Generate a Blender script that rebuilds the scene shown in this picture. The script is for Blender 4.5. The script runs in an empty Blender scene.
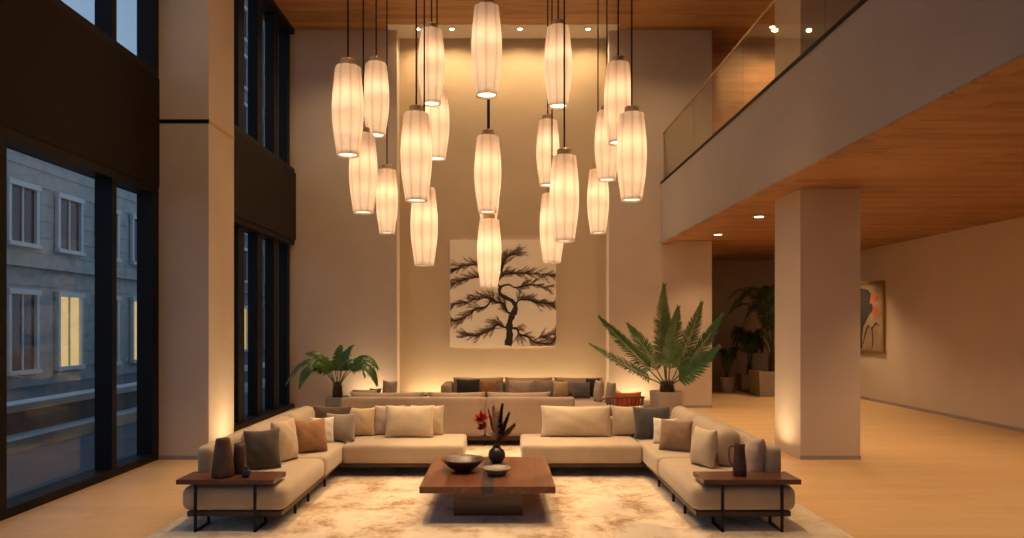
import bpy, bmesh, math, random
from mathutils import Vector, Matrix, Euler
PI = math.pi
sc = bpy.context.scene
C = sc.collection
F = 720.0; VX, VY = 503.0, 325.0; EH = 1.75     # focal length in px, vanishing point, eye height

def wx(px, d): return (px - VX) * d / F          # pixel column at a distance -> world x
def wz(py, d): return EH - (py - VY) * d / F

# ------------------------------------------------------------------ materials
def mat(name, col, rough=0.7, metal=0.0, var=0.0, vscale=6.0, bump=0.0, bscale=40.0, col2=None, stretch=(1, 1, 1),
        spec=0.5, coat=0.0, sheen=0.0, emit=None, estr=0.0, trans=0.0, alpha=1.0, detail=4.0):
    m = bpy.data.materials.new(name); m.use_nodes = True
    nt = m.node_tree; b = nt.nodes['Principled BSDF']
    b.inputs['Base Color'].default_value = (*col, 1)
    b.inputs['Roughness'].default_value = rough
    b.inputs['Metallic'].default_value = metal
    b.inputs['Specular IOR Level'].default_value = spec
    b.inputs['Coat Weight'].default_value = coat
    b.inputs['Sheen Weight'].default_value = sheen
    b.inputs['Transmission Weight'].default_value = trans
    if emit:
        b.inputs['Emission Color'].default_value = (*emit, 1); b.inputs['Emission Strength'].default_value = estr
    tc = nt.nodes.new('ShaderNodeTexCoord'); mp = nt.nodes.new('ShaderNodeMapping')
    mp.inputs['Scale'].default_value = stretch
    nt.links.new(tc.outputs['Object'], mp.inputs['Vector'])
    if var > 0 or col2:
        n = nt.nodes.new('ShaderNodeTexNoise'); n.inputs['Scale'].default_value = vscale; n.inputs['Detail'].default_value = detail
        nt.links.new(mp.outputs['Vector'], n.inputs['Vector'])
        r = nt.nodes.new('ShaderNodeValToRGB')
        c2 = col2 if col2 else tuple(c * (1 - var) for c in col)
        r.color_ramp.elements[0].position = .35; r.color_ramp.elements[1].position = .65
        r.color_ramp.elements[0].color = (*c2, 1); r.color_ramp.elements[1].color = (*col, 1)
        nt.links.new(n.outputs['Fac'], r.inputs['Fac']); nt.links.new(r.outputs['Color'], b.inputs['Base Color'])
    if bump > 0:
        n2 = nt.nodes.new('ShaderNodeTexNoise'); n2.inputs['Scale'].default_value = bscale; n2.inputs['Detail'].default_value = 3
        nt.links.new(mp.outputs['Vector'], n2.inputs['Vector'])
        bp = nt.nodes.new('ShaderNodeBump'); bp.inputs['Strength'].default_value = bump; bp.inputs['Distance'].default_value = .01
        nt.links.new(n2.outputs['Fac'], bp.inputs['Height']); nt.links.new(bp.outputs['Normal'], b.inputs['Normal'])
    return m

def planks(name, c1, c2, mortar, w, h, rough=.4, axis='xy', grain=(1, 14, 1), coat=0., gap=.002, ramp=(.3, .7), gs=3.0):
    """boards of real size w x h with grain running along them"""
    m = bpy.data.materials.new(name); m.use_nodes = True
    nt = m.node_tree; b = nt.nodes['Principled BSDF']; b.inputs['Roughness'].default_value = rough
    b.inputs['Coat Weight'].default_value = coat; b.inputs['Coat Roughness'].default_value = .25
    tc = nt.nodes.new('ShaderNodeTexCoord'); mp = nt.nodes.new('ShaderNodeMapping')
    nt.links.new(tc.outputs['Object'], mp.inputs['Vector'])
    if axis == 'xz': mp.inputs['Rotation'].default_value = (PI / 2, 0, 0)
    br = nt.nodes.new('ShaderNodeTexBrick'); br.inputs['Scale'].default_value = 1
    br.inputs['Brick Width'].default_value = w; br.inputs['Row Height'].default_value = h
    br.inputs['Mortar Size'].default_value = gap; br.inputs['Mortar Smooth'].default_value = .1
    br.inputs['Color1'].default_value = (0, 0, 0, 1); br.inputs['Color2'].default_value = (1, 1, 1, 1); br.inputs['Mortar'].default_value = (.5, .5, .5, 1)
    nt.links.new(mp.outputs['Vector'], br.inputs['Vector'])
    mp2 = nt.nodes.new('ShaderNodeMapping'); mp2.inputs['Scale'].default_value = grain
    nt.links.new(mp.outputs['Vector'], mp2.inputs['Vector'])
    n = nt.nodes.new('ShaderNodeTexNoise'); n.inputs['Scale'].default_value = gs; n.inputs['Detail'].default_value = 5
    nt.links.new(mp2.outputs['Vector'], n.inputs['Vector'])
    mx = nt.nodes.new('ShaderNodeMath'); mx.operation = 'MULTIPLY_ADD'; mx.inputs[1].default_value = .35
    nt.links.new(br.outputs['Color'], mx.inputs[0])
    ms = nt.nodes.new('ShaderNodeMath'); ms.operation = 'MULTIPLY'; ms.inputs[1].default_value = .75
    nt.links.new(n.outputs['Fac'], ms.inputs[0]); nt.links.new(ms.outputs[0], mx.inputs[2])
    r = nt.nodes.new('ShaderNodeValToRGB'); r.color_ramp.elements[0].position = ramp[0]; r.color_ramp.elements[1].position = ramp[1]
    r.color_ramp.elements[0].color = (*c1, 1); r.color_ramp.elements[1].color = (*c2, 1)
    nt.links.new(mx.outputs[0], r.inputs['Fac'])
    mix = nt.nodes.new('ShaderNodeMix'); mix.data_type = 'RGBA'
    nt.links.new(br.outputs['Fac'], mix.inputs[0]); nt.links.new(r.outputs['Color'], mix.inputs[6]); mix.inputs[7].default_value = (*mortar, 1)
    nt.links.new(mix.outputs[2], b.inputs['Base Color'])
    return m

def glass(name, tint=(.9, .95, .95), a=.12, rough=0.02):
    m = bpy.data.materials.new(name); m.use_nodes = True; nt = m.node_tree; nt.nodes.clear()
    o = nt.nodes.new('ShaderNodeOutputMaterial'); t = nt.nodes.new('ShaderNodeBsdfTransparent'); g = nt.nodes.new('ShaderNodeBsdfGlossy')
    t.inputs['Color'].default_value = (*tint, 1); g.inputs['Roughness'].default_value = rough
    # Schlick reflectance from |N.V| so both faces of a pane behave alike
    ge = nt.nodes.new('ShaderNodeNewGeometry'); dt = nt.nodes.new('ShaderNodeVectorMath'); dt.operation = 'DOT_PRODUCT'
    nt.links.new(ge.outputs['Incoming'], dt.inputs[0]); nt.links.new(ge.outputs['Normal'], dt.inputs[1])
    def mth(op, a, b_=None):
        q = nt.nodes.new('ShaderNodeMath'); q.operation = op
        for i, v in enumerate((a, b_)):
            if v is None: continue
            if isinstance(v, (int, float)): q.inputs[i].default_value = v
            else: nt.links.new(v, q.inputs[i])
        return q.outputs[0]
    k = mth('POWER', mth('SUBTRACT', 1.0, mth('ABSOLUTE', dt.outputs['Value'])), 5.0)
    fr = mth('ADD', mth('MULTIPLY', k, .9), .035)
    x = nt.nodes.new('ShaderNodeMixShader')
    nt.links.new(fr, x.inputs[0]); nt.links.new(t.outputs[0], x.inputs[1]); nt.links.new(g.outputs[0], x.inputs[2])
    nt.links.new(x.outputs[0], o.inputs['Surface'])
    return m

def emission(name, col, s):
    m = bpy.data.materials.new(name); m.use_nodes = True; nt = m.node_tree; nt.nodes.clear()
    o = nt.nodes.new('ShaderNodeOutputMaterial'); e = nt.nodes.new('ShaderNodeEmission')
    e.inputs['Color'].default_value = (*col, 1); e.inputs['Strength'].default_value = s
    nt.links.new(e.outputs[0], o.inputs['Surface']); return m

M = {}
M['plaster'] = mat('plaster', (.60, .505, .41), .85, var=.06, vscale=1.5, bump=.08, bscale=60)
M['plaster_gold'] = mat('plaster_gold', (.54, .43, .295), .85, var=.05, vscale=1.5, bump=.08, bscale=60)
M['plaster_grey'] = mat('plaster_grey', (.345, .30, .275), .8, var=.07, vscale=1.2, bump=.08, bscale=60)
M['ceilwood'] = planks('ceiling_wood', (.19, .08, .024), (.36, .175, .06), (.16, .06, .02), 2.6, .19, .5, grain=(1, 9, 1), gap=.0015, gs=1.6)
M['wallwood'] = planks('wall_wood', (.30, .13, .045), (.50, .25, .10), (.14, .06, .02), 2.8, .22, .5, axis='xz', grain=(1, 9, 1), gap=.0015, gs=1.6)
M['floor'] = planks('floor_boards', (.54, .34, .165), (.66, .44, .23), (.42, .25, .12), 1.9, .24, .42, grain=(1, 6, 1), gap=.0012, ramp=(.15, .9), gs=1.8)
M['soffit'] = mat('soffit', (.62, .54, .44), .85, var=.04)
M['band'] = mat('bronze_panel', (.014, .008, .006), .6, var=.25, vscale=1.2, spec=.15)
M['frame'] = mat('window_frame', (.006, .006, .008), .5, spec=.2)
M['black'] = mat('black_metal', (.012, .01, .009), .4, metal=.6)
M['brass'] = mat('brass', (.58, .36, .18), .45, metal=.5, var=.15, vscale=30)
M['walnut'] = mat('walnut', (.14, .047, .02), .32, col2=(.075, .027, .013), vscale=3.5, stretch=(.5, 7, 7), coat=.25, detail=6)
M['walnut_y'] = mat('walnut_along', (.175, .052, .017), .30, col2=(.10, .03, .011), vscale=3.5, stretch=(7, .5, 7), coat=.25, detail=6)
M['stone'] = mat('dark_stone', (.045, .035, .03), .3, col2=(.02, .018, .018), vscale=12)
M['plinth'] = mat('sofa_plinth_wood', (.06, .028, .016), .45, col2=(.035, .016, .010), vscale=5, stretch=(1, 8, 8))
def fab(name, c, var=.1, b=.25): return mat(name, c, .92, var=var, vscale=9, bump=b, bscale=190, sheen=.25, spec=.2)
M['f_sofa'] = fab('sofa_linen', (.47, .36, .25), .06)
M['f_sofa2'] = fab('rear_sofa_linen', (.36, .26, .185), .06)
M['f_cream'] = fab('cream_cotton', (.56, .44, .295), .07)
M['f_white'] = fab('white_cotton', (.74, .66, .54), .05)
M['f_gold'] = fab('golden_linen', (.56, .40, .23))
M['f_pink'] = fab('rose_taupe', (.48, .355, .27))
M['f_taupe'] = fab('taupe_linen', (.30, .235, .185))
M['f_rust'] = fab('tan_brown', (.33, .165, .075), .12)
M['f_tan'] = fab('faded_brown', (.27, .165, .10), .12)
M['f_brown'] = fab('dark_brown', (.12, .075, .05))
M['f_grey'] = fab('charcoal_taupe', (.08, .06, .05))
M['f_slate'] = fab('slate', (.075, .07, .062))
M['f_blue'] = fab('blue_grey', (.13, .125, .12))
M['f_black'] = fab('near_black', (.03, .028, .03))
M['f_orange'] = fab('burnt_orange', (.62, .13, .035))
M['f_red'] = fab('deep_red', (.34, .045, .028))
M['clay'] = mat('brown_clay', (.105, .05, .032), .5, col2=(.055, .028, .02), vscale=9, bump=.4, bscale=30)
M['jug'] = mat('jug_glaze', (.10, .032, .022), .35, col2=(.06, .02, .016), vscale=7)
M['darkclay'] = mat('dark_glaze', (.022, .02, .02), .3, bump=.15, bscale=25)
M['bowl'] = mat('turned_bowl_wood', (.075, .033, .02), .35, col2=(.035, .017, .012), vscale=6, stretch=(1, 5, 1))
M['celadon'] = mat('celadon_glaze', (.25, .23, .17), .35, col2=(.15, .14, .11), vscale=8)
M['pot_grey'] = mat('grey_concrete', (.27, .255, .24), .8, var=.12, vscale=9, bump=.2)
M['pot_tan'] = mat('tan_concrete', (.37, .275, .20), .8, var=.1, vscale=9, bump=.2)
M['pot_far'] = mat('far_planter_concrete', (.30, .245, .19), .8, var=.1, vscale=9, bump=.2)
M['soil'] = mat('potting_soil', (.03, .02, .013), .95, bump=.6, bscale=60)
M['leaf'] = mat('palm_leaf', (.075, .155, .025), .4, col2=(.04, .095, .018), vscale=5, spec=.5)
M['leaf_b'] = mat('palm_leaf_yellow', (.15, .19, .04), .45, col2=(.06, .12, .02), vscale=5)
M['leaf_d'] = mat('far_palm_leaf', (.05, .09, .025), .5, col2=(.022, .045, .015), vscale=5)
M['trunk'] = mat('fibrous_trunk', (.10, .055, .03), .9, col2=(.035, .02, .012), vscale=14, bump=.8, bscale=30)
M['stalk'] = mat('green_stalk', (.09, .10, .03), .6, var=.3)
M['chairwood'] = mat('red_brown_wood', (.20, .055, .025), .4, var=.3, stretch=(1, 1, 8))
M['canvas'] = mat('canvas', (.88, .79, .66), .9, var=.03, vscale=2, bump=.05, bscale=200)
M['ink'] = mat('ink', (.022, .014, .010), .8)
M['ink2'] = mat('thin_ink', (.13, .085, .06), .9)
M['ink3'] = mat('pale_ink', (.34, .245, .165), .9)
M['flower_red'] = mat('dried_red', (.60, .075, .03), .8, var=.4, vscale=40)
M['plume_beige'] = mat('dried_beige', (.74, .54, .36), .95, var=.2, vscale=40)
M['plume_dark'] = mat('dried_brown', (.075, .032, .02), .9, var=.3, vscale=40)
M['plume_tan'] = mat('dried_tan', (.30, .15, .06), .9, var=.3, vscale=40)
M['asphalt'] = mat('pavement', (.12, .13, .14), .8, var=.15, vscale=2)
M['glass'] = glass('window_glass', (.86, .92, .95))
M['rail_glass'] = glass('balustrade_glass', (.93, .90, .84))
M['bulb'] = emission('lamp_glow', (1, .78, .52), 3)
M['downlight'] = emission('downlight_glow', (1, .80, .52), 14)
M['uplens'] = emission('uplight_lens', (1, .75, .45), .5)
M['darkpaint'] = mat('shadow_gap', (.02, .014, .010), .8)

# rug: cream pile with worn tan clouds
def rug_mat():
    m = bpy.data.materials.new('rug_pile'); m.use_nodes = True; nt = m.node_tree; b = nt.nodes['Principled BSDF']
    b.inputs['Roughness'].default_value = .95; b.inputs['Sheen Weight'].default_value = .3; b.inputs['Specular IOR Level'].default_value = .15
    tc = nt.nodes.new('ShaderNodeTexCoord')
    mp = nt.nodes.new('ShaderNodeMapping'); mp.inputs['Scale'].default_value = (1.0, .8, 1); nt.links.new(tc.outputs['Object'], mp.inputs[0])
    n = nt.nodes.new('ShaderNodeTexNoise'); n.inputs['Scale'].default_value = 2.6; n.inputs['Detail'].default_value = 10; n.inputs['Roughness'].default_value = .75; n.inputs['Distortion'].default_value = .2
    nt.links.new(mp.outputs[0], n.inputs['Vector'])
    r = nt.nodes.new('ShaderNodeValToRGB'); e = r.color_ramp.elements
    e[0].position = .38; e[0].color = (.38, .23, .12, 1); e[1].position = .54; e[1].color = (.74, .62, .47, 1)
    q = e.new(.46); q.color = (.62, .47, .31, 1)
    nt.links.new(n.outputs['Fac'], r.inputs[0]); nt.links.new(r.outputs[0], b.inputs['Base Color'])
    n2 = nt.nodes.new('ShaderNodeTexNoise'); n2.inputs['Scale'].default_value = 90; nt.links.new(tc.outputs['Object'], n2.inputs['Vector'])
    bp = nt.nodes.new('ShaderNodeBump'); bp.inputs['Strength'].default_value = .5; bp.inputs['Distance'].default_value = .01
    nt.links.new(n2.outputs[0], bp.inputs['Height']); nt.links.new(bp.outputs[0], b.inputs['Normal'])
    return m
M['rug'] = rug_mat()

def shade_mat():
    m = bpy.data.materials.new('pleated_paper'); m.use_nodes = True; nt = m.node_tree; nt.nodes.clear()
    o = nt.nodes.new('ShaderNodeOutputMaterial')
    t = nt.nodes.new('ShaderNodeBsdfTranslucent'); t.inputs['Color'].default_value = (.92, .86, .78, 1)
    d = nt.nodes.new('ShaderNodeBsdfDiffuse'); d.inputs['Color'].default_value = (.85, .80, .74, 1)
    x = nt.nodes.new('ShaderNodeMixShader'); x.inputs[0].default_value = .45
    # translucent colour set darker and browner along each pleat crease
    tc = nt.nodes.new('ShaderNodeTexCoord'); sp = nt.nodes.new('ShaderNodeSeparateXYZ'); nt.links.new(tc.outputs['Object'], sp.inputs[0])
    def mth(op, a, b_=None):
        q = nt.nodes.new('ShaderNodeMath'); q.operation = op
        for i, v in enumerate((a, b_)):
            if v is None: continue
            if isinstance(v, (int, float)): q.inputs[i].default_value = v
            else: nt.links.new(v, q.inputs[i])
        return q.outputs[0]
    an = mth('ARCTAN2', sp.outputs['Y'], sp.outputs['X'])
    c = mth('POWER', mth('SUBTRACT', 1.0, mth('ABSOLUTE', mth('COSINE', mth('MULTIPLY', an, 4.0)))), 3.0)
    rp_ = nt.nodes.new('ShaderNodeValToRGB'); nt.links.new(c, rp_.inputs[0])
    rp_.color_ramp.elements[0].color = (.95, .83, .70, 1); rp_.color_ramp.elements[1].color = (.60, .44, .32, 1)
    nt.links.new(rp_.outputs[0], t.inputs['Color'])
    nt.links.new(t.outputs[0], x.inputs[1]); nt.links.new(d.outputs[0], x.inputs[2])
    nt.links.new(x.outputs[0], o.inputs['Surface'])
    return m
M['shade'] = shade_mat()

# ------------------------------------------------------------------ object helpers
def tag(o, label=None, cat=None, group=None, kind=None):
    if label: o['label'] = label
    if cat: o['category'] = cat
    if group: o['group'] = group
    if kind: o['kind'] = kind
    return o

def obj(name, bm, m, parent=None, smooth=False, loc=None, rot=None):
    me = bpy.data.meshes.new(name)
    bmesh.ops.recalc_face_normals(bm, faces=bm.faces)
    bm.to_mesh(me); bm.free()
    for mm in (m if isinstance(m, (list, tuple)) else [m]): me.materials.append(M[mm] if isinstance(mm, str) else mm)
    if smooth:
        for p in me.polygons: p.use_smooth = True
    o = bpy.data.objects.new(name, me); C.objects.link(o)
    if parent: o.parent = parent
    if loc: o.location = loc
    if rot: o.rotation_euler = rot
    return o

def thing(name, label, cat, loc=(0, 0, 0), rz=0, group=None):
    o = bpy.data.objects.new(name, None); C.objects.link(o); o.empty_display_size = .1
    o.location = loc; o.rotation_euler = (0, 0, rz)
    return tag(o, label, cat, group)

def struct(name, bm, m, smooth=False, parent=None):
    o = obj(name, bm, m, parent, smooth)
    if not parent: o['kind'] = 'structure'
    return o

def box(bm, x0, x1, y0, y1, z0, z1):
    v = [bm.verts.new((x, y, z)) for z in (z0, z1) for y in (y0, y1) for x in (x0, x1)]
    for f in ((0, 2, 3, 1), (4, 5, 7, 6), (0, 1, 5, 4), (2, 6, 7, 3), (0, 4, 6, 2), (1, 3, 7, 5)):
        bm.faces.new([v[i] for i in f])
    return bm

def B(*a):
    bm = bmesh.new(); box(bm, *a); return bm

def bevbox(x0, x1, y0, y1, z0, z1, r=.01, seg=2):
    bm = B(x0, x1, y0, y1, z0, z1)
    bmesh.ops.bevel(bm, geom=list(bm.edges), offset=r, segments=seg, profile=.5, affect='EDGES')
    return bm

def rbox(x0, x1, y0, y1, z0, z1, r=.06, n=10, crown=0., rb=None):
    """upholstered block: rounded edges, softly crowned top"""
    bm = bmesh.new(); bmesh.ops.create_cube(bm, size=2)
    bmesh.ops.subdivide_edges(bm, edges=bm.edges, cuts=n, use_grid_fill=True)
    cx, cy, cz = (x0 + x1) / 2, (y0 + y1) / 2, (z0 + z1) / 2
    hx, hy, hz = (x1 - x0) / 2, (y1 - y0) / 2, (z1 - z0) / 2
    r = min(r, hx, hy, hz)
    def warp(t):      # crowd the grid lines toward the edges so the round-over is smooth
        s = 1 if t >= 0 else -1
        return s * (1 - (1 - abs(t)) ** 1.7)
    for v in bm.verts:
        p = Vector((warp(v.co.x) * hx, warp(v.co.y) * hy, warp(v.co.z) * hz))
        q = Vector((max(-hx + r, min(hx - r, p.x)), max(-hy + r, min(hy - r, p.y)), max(-hz + r, min(hz - r, p.z))))
        d = p - q
        if d.length > 1e-6: p = q + d.normalized() * r
        if crown and p.z > 0:
            p.z += crown * (1 - (p.x / hx) ** 2) * (1 - (p.y / hy) ** 2) * (p.z / hz)
        v.co = p + Vector((cx, cy, cz))
    return bm

def pillow_bm(w, h, t, seed=0, n=16, plump=.55, lines=0):
    """stuffed cushion standing in the XZ plane on z=0, pointed corners, drawn-in sides"""
    rnd = random.Random(seed); bm = bmesh.new()
    ph = [rnd.uniform(0, 6.28) for _ in range(6)]
    grid = {}
    for s in (-1, 1):
        for i in range(n + 1):
            for j in range(n + 1):
                if s == 1 and (i in (0, n) or j in (0, n)): grid[(s, i, j)] = grid[(-1, i, j)]; continue
                u = -1 + 2 * i / n; v = -1 + 2 * j / n
                uu = math.sin(u * PI / 2) * .6 + u * .4; vv = math.sin(v * PI / 2) * .6 + v * .4
                th = (max(0, 1 - uu ** 2) * max(0, 1 - vv ** 2)) ** .42
                pinch = .055
                x = uu * w / 2 * (1 - pinch * (1 - vv ** 2)); z = vv * h / 2 * (1 - pinch * (1 - uu ** 2))
                wr = .45 * (.010 * math.sin(7 * uu + ph[0] + 2 * vv) * math.sin(5 * vv + ph[1]) + .007 * math.sin(13 * uu * vv + ph[2]) + .006 * math.sin(9 * (uu + vv) + ph[3]))
                y = s * (t / 2 * th + wr * min(1, th * 1.3))
                if lines: y += s * .006 * math.sin(vv * lines) * th
                sag = -.02 * (1 - abs(uu)) * (vv > 0) * vv
                grid[(s, i, j)] = bm.verts.new((x, y + .008 * math.sin(3 * uu + ph[4]), z + h / 2 + sag * h))
    for s in (-1, 1):
        for i in range(n):
            for j in range(n):
                bm.faces.new([grid[(s, i, j)], grid[(s, i + 1, j)], grid[(s, i + 1, j + 1)], grid[(s, i, j + 1)]])
    return bm

def lathe(bm, prof, seg=32, flute=0., nf=0, off=(0, 0, 0)):
    rings = []
    for r, z in prof:
        ring = []
        for k in range(seg):
            a = 2 * PI * k / seg
            rr = r * (1 + flute * (abs(math.cos(a * nf / 2)) - .6)) if nf else r
            ring.append(bm.verts.new((off[0] + rr * math.cos(a), off[1] + rr * math.sin(a), off[2] + z)))
        rings.append(ring)
    for a, b in zip(rings, rings[1:]):
        for k in range(seg): bm.faces.new([a[k], a[(k + 1) % seg], b[(k + 1) % seg], b[k]])
    return rings

def closed_lathe(prof, seg=32):
    bm = bmesh.new(); rg = lathe(bm, prof, seg)
    if prof[0][0] > 1e-5: bm.faces.new(rg[0][::-1])
    if prof[-1][0] > 1e-5: bm.faces.new(rg[-1])
    bmesh.ops.remove_doubles(bm, verts=bm.verts, dist=1e-5)
    return bm

def tube(bm, pts, rad, seg=8):
    pts = [Vector(p) for p in pts]; rings = []
    n = len(pts); up = None
    for i, p in enumerate(pts):
        t = (pts[min(i + 1, n - 1)] - pts[max(i - 1, 0)]).normalized()
        if up is None: up = t.orthogonal().normalized()
        up = (up - t * up.dot(t)); up = up.normalized() if up.length > 1e-6 else t.orthogonal().normalized()
        s = t.cross(up); r = rad[i] if isinstance(rad, (list, tuple)) else rad
        rings.append([bm.verts.new(p + (up * math.cos(2 * PI * k / seg) + s * math.sin(2 * PI * k / seg)) * r) for k in range(seg)])
    for a, b in zip(rings, rings[1:]):
        for k in range(seg): bm.faces.new([a[k], a[(k + 1) % seg], b[(k + 1) % seg], b[k]])
    bm.faces.new(rings[0][::-1]); bm.faces.new(rings[-1])
    return bm

def lamp(name, kind, loc, power, col=(1, .68, .38), parent=None, size=.05, spot=60, blend=.6, rot=(0, 0, 0), sy=None):
    l = bpy.data.lights.new(name, kind); l.energy = power; l.color = col
    if kind == 'POINT': l.shadow_soft_size = size
    if kind == 'SPOT': l.shadow_soft_size = size; l.spot_size = math.radians(spot); l.spot_blend = blend
    if kind == 'AREA':
        l.size = size
        if sy: l.shape = 'RECTANGLE'; l.size_y = sy
    o = bpy.data.objects.new(name, l); C.objects.link(o); o.location = loc; o.rotation_euler = rot
    if parent: o.parent = parent
    return o

# ------------------------------------------------------------------ camera
cam_d = bpy.data.cameras.new('camera'); cam = bpy.data.objects.new('camera', cam_d); C.objects.link(cam)
cam.location = (0, 0, EH); cam.rotation_euler = (PI / 2, 0, 0)
cam_d.sensor_width = 36; cam_d.lens = F / 1024 * 36
cam_d.shift_x = (512 - VX) / 1024; cam_d.shift_y = (VY - 269) / 1024
cam_d.clip_end = 400
sc.camera = cam

# ------------------------------------------------------------------ the room
HC = 7.98; D = 15.2; XW = 4.41; XA = 2.24; XR = 8.5; XWIN = -4.66; YB = 19.8; YF = -2.6; DA = 15.62
struct('floor', B(-4.9, XR + .2, YF - .2, YB + .2, -.2, 0), 'floor')
struct('ceiling', B(-4.9, XR + .2, YF - .2, 14.9, HC, HC + .2), 'ceilwood')
bm = B(-4.9, -XA - .18, 14.9, D + .6, HC, HC + .2); box(bm, XA + .18, XR + .2, 14.9, YB + .2, HC, HC + .2)
struct('ceiling', bm, 'ceilwood')
struct('trim_1', B(-XA - .18, XA + .18, 14.9, D + .6, HC - .012, HC + .2), 'soffit')      # pale soffit over the niche
# back wall with a niche for the painting
struct('wall_back', B(-4.9, -XA, D, DA + .3, 0, HC), 'plaster')
struct('wall_niche', B(-XA, XA, DA, DA + .3, 0, HC), 'plaster_gold')
struct('wall_pier', B(XA, XW, D, YB, 0, HC), 'plaster')
struct('wall_far', B(XW, XR + .2, YB, YB + .2, 0, 3.52), 'plaster_grey')
struct('wall_right', B(XR, XR + .2, YF, YB, 0, HC), 'plaster')
bm = B(-4.9, -4.0, YF - .2, YF, 0, HC); box(bm, 2.9, 3.7, YF - .2, YF, 0, HC); box(bm, 7.9, XR + .2, YF - .2, YF, 0, HC); box(bm, 3.7, 7.9, YF - .2, YF, 3.4, 4.8)
box(bm, -4.0, 2.9, YF - .2, YF, 7.5, HC); box(bm, 3.7, 7.9, YF - .2, YF, 7.5, HC)
struct('wall_front', bm, 'plaster')
bm = bmesh.new()
for k in range(6): box(bm, -4.0 + k * 1.36, -3.92 + k * 1.36, YF - .15, YF - .02, 0, 7.5)
for k in range(4): box(bm, 3.7 + k * 1.36, 3.78 + k * 1.36, YF - .15, YF - .02, 0, 3.4)
for k in range(4): box(bm, 3.7 + k * 1.36, 3.78 + k * 1.36, YF - .15, YF - .02, 4.8, 7.5)
wf = struct('window_5', bm, 'frame')  # glazing behind the camera, added to let in neutral dusk fill
bm = B(-4, 2.9, YF - .09, YF - .08, 0, 7.5); box(bm, 3.7, 7.9, YF - .09, YF - .08, 0, 3.4); box(bm, 3.7, 7.9, YF - .09, YF - .08, 4.8, 7.5)
obj('window_pane', bm, glass('tinted_glass', (.62, .64, .66)), wf)  # tint holds the added fill down
struct('floor_forecourt', B(-60, 60, -40, YF - .2, -.25, -.06), 'asphalt')
struct('wall_upper', B(XW, XR, D + .55, D + .75, 4.6, HC), 'wallwood')
# upper floor, its soffit and its fascia
XB = 3.335; ZS = 3.52
struct('floor_upper', B(XB + .12, XR, YF, D + .55, ZS + .05, 4.6), 'plaster_grey')
struct('ceiling_lower', B(XB + .12, XR, YF, D - .001, ZS, ZS + .05), 'ceilwood')
struct('ceiling_lower', B(XW, XR, D, YB, ZS - .0, ZS + .05), 'ceilwood')
struct('wall_balcony', B(XB, XB + .12, YF, D - .001, 3.49, 4.72), 'plaster_grey')
struct('trim_2', B(XB - .006, XB + .13, YF, D - .001, 3.462, 3.49), 'ceilwood')
struct('trim_3', B(XB - .012, XB + .13, YF, D - .001, 4.72, 4.765), 'band')
# columns
cl = struct('column', B(-4.70, -3.83, 9.37, 10.25, 0, HC), 'plaster')
cr = struct('column', B(3.87, 4.65, 9.37, 10.25, 0, ZS), 'plaster')
struct('column', B(3.87, 4.65, 9.37, 10.25, 4.6, HC), 'plaster')
struct('trim_4', B(-4.70, -3.826, 9.364, 9.37, 4.375, 4.425), 'black')
struct('trim_5', B(-3.83, -3.824, 9.37, 10.25, 4.375, 4.425), 'brass')
struct('baseboard_left', B(-4.70, -3.822, 9.362, 9.37, 0, .05), 'plaster_grey')
struct('baseboard_right', B(3.864, 4.656, 9.362, 9.37, 0, .05), 'plaster_grey')
struct('baseboard_back', B(XA, XW, D - .008, D, 0, .06), 'plaster_grey')
struct('baseboard_side', B(XR - .008, XR, YF, YB, 0, .06), 'plaster_grey')
# window wall: dark bronze band, deep fins, glass
ZB0, ZB1 = 3.54, 4.95
bm = B(-4.9, -4.47, YF, 9.37, ZB0, ZB1); box(bm, -4.9, -4.37, 10.25, D, ZB0, ZB1); box(bm, -4.73, -4.70, 9.37, 10.25, 0, HC)
struct('wall_left', bm, 'band')
def window(n, y0, y1, z0, z1, fins, xi=-4.48, xf=-4.48):
    f = bmesh.new()
    box(f, -4.74, xf, y0, y1, z0, z0 + .09); box(f, -4.74, xf, y0, y1, z1 - .10, z1)
    for a, w in fins: box(f, -4.68, xi, a, a + w, z0 + .09, z1 - .10)
    fr = struct('window_%d' % n, f, 'frame')
    g = B(XWIN - .01, XWIN, y0, y1, z0 + .09, z1 - .10)
    obj('window_pane', g, 'glass', fr)
    return fr
near = [(-1.0 + 1.85 * k, .10) for k in range(6)] + [(9.2, .17)]
far = [(10.25, .1)] + [(11.30 + .95 * k, .28) for k in range(4)] + [(15.02, .18)]
window(1, YF, 9.37, 0, ZB0, near); window(2, YF, 9.37, ZB1, HC, near)
window(3, 10.25, D, 0, ZB0, far, -4.50, -4.40); window(4, 10.25, D, ZB1, HC, far, -4.50, -4.40)

# ------------------------------------------------------------------ outdoors
M['facade'] = mat('facade_stone', (.44, .43, .40), .85, var=.2, vscale=3, bump=.3, bscale=8)
M['facade2'] = mat('facade_render', (.24, .25, .27), .85, var=.2, vscale=3)
M['coping'] = mat('pale_coping', (.62, .62, .60), .7)
M['lowwall'] = mat('garden_wall', (.16, .16, .16), .8, var=.15)
M['pane'] = mat('dark_window_pane', (.02, .03, .045), .15)
M['shopglow'] = emission('shop_window_glow', (1, .62, .25), .9)
struct('floor_street', B(-60, -4.9, YF - .2, 90, -.25, -.06), 'asphalt')
tag(obj('garden_wall', B(-7.6, -7.3, 4, 60, -.06, .45), 'lowwall'), 'low grey outdoor wall with a pale coping beyond the windows', 'wall')
o = [x for x in C.objects if x.name.startswith('garden_wall')][0]
obj('coping', B(-7.65, -7.25, 4, 60, .45, .56), 'coping', o)
obj('step', B(-7.3, -6.9, 4, 60, -.06, .12), 'coping', o)
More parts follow.
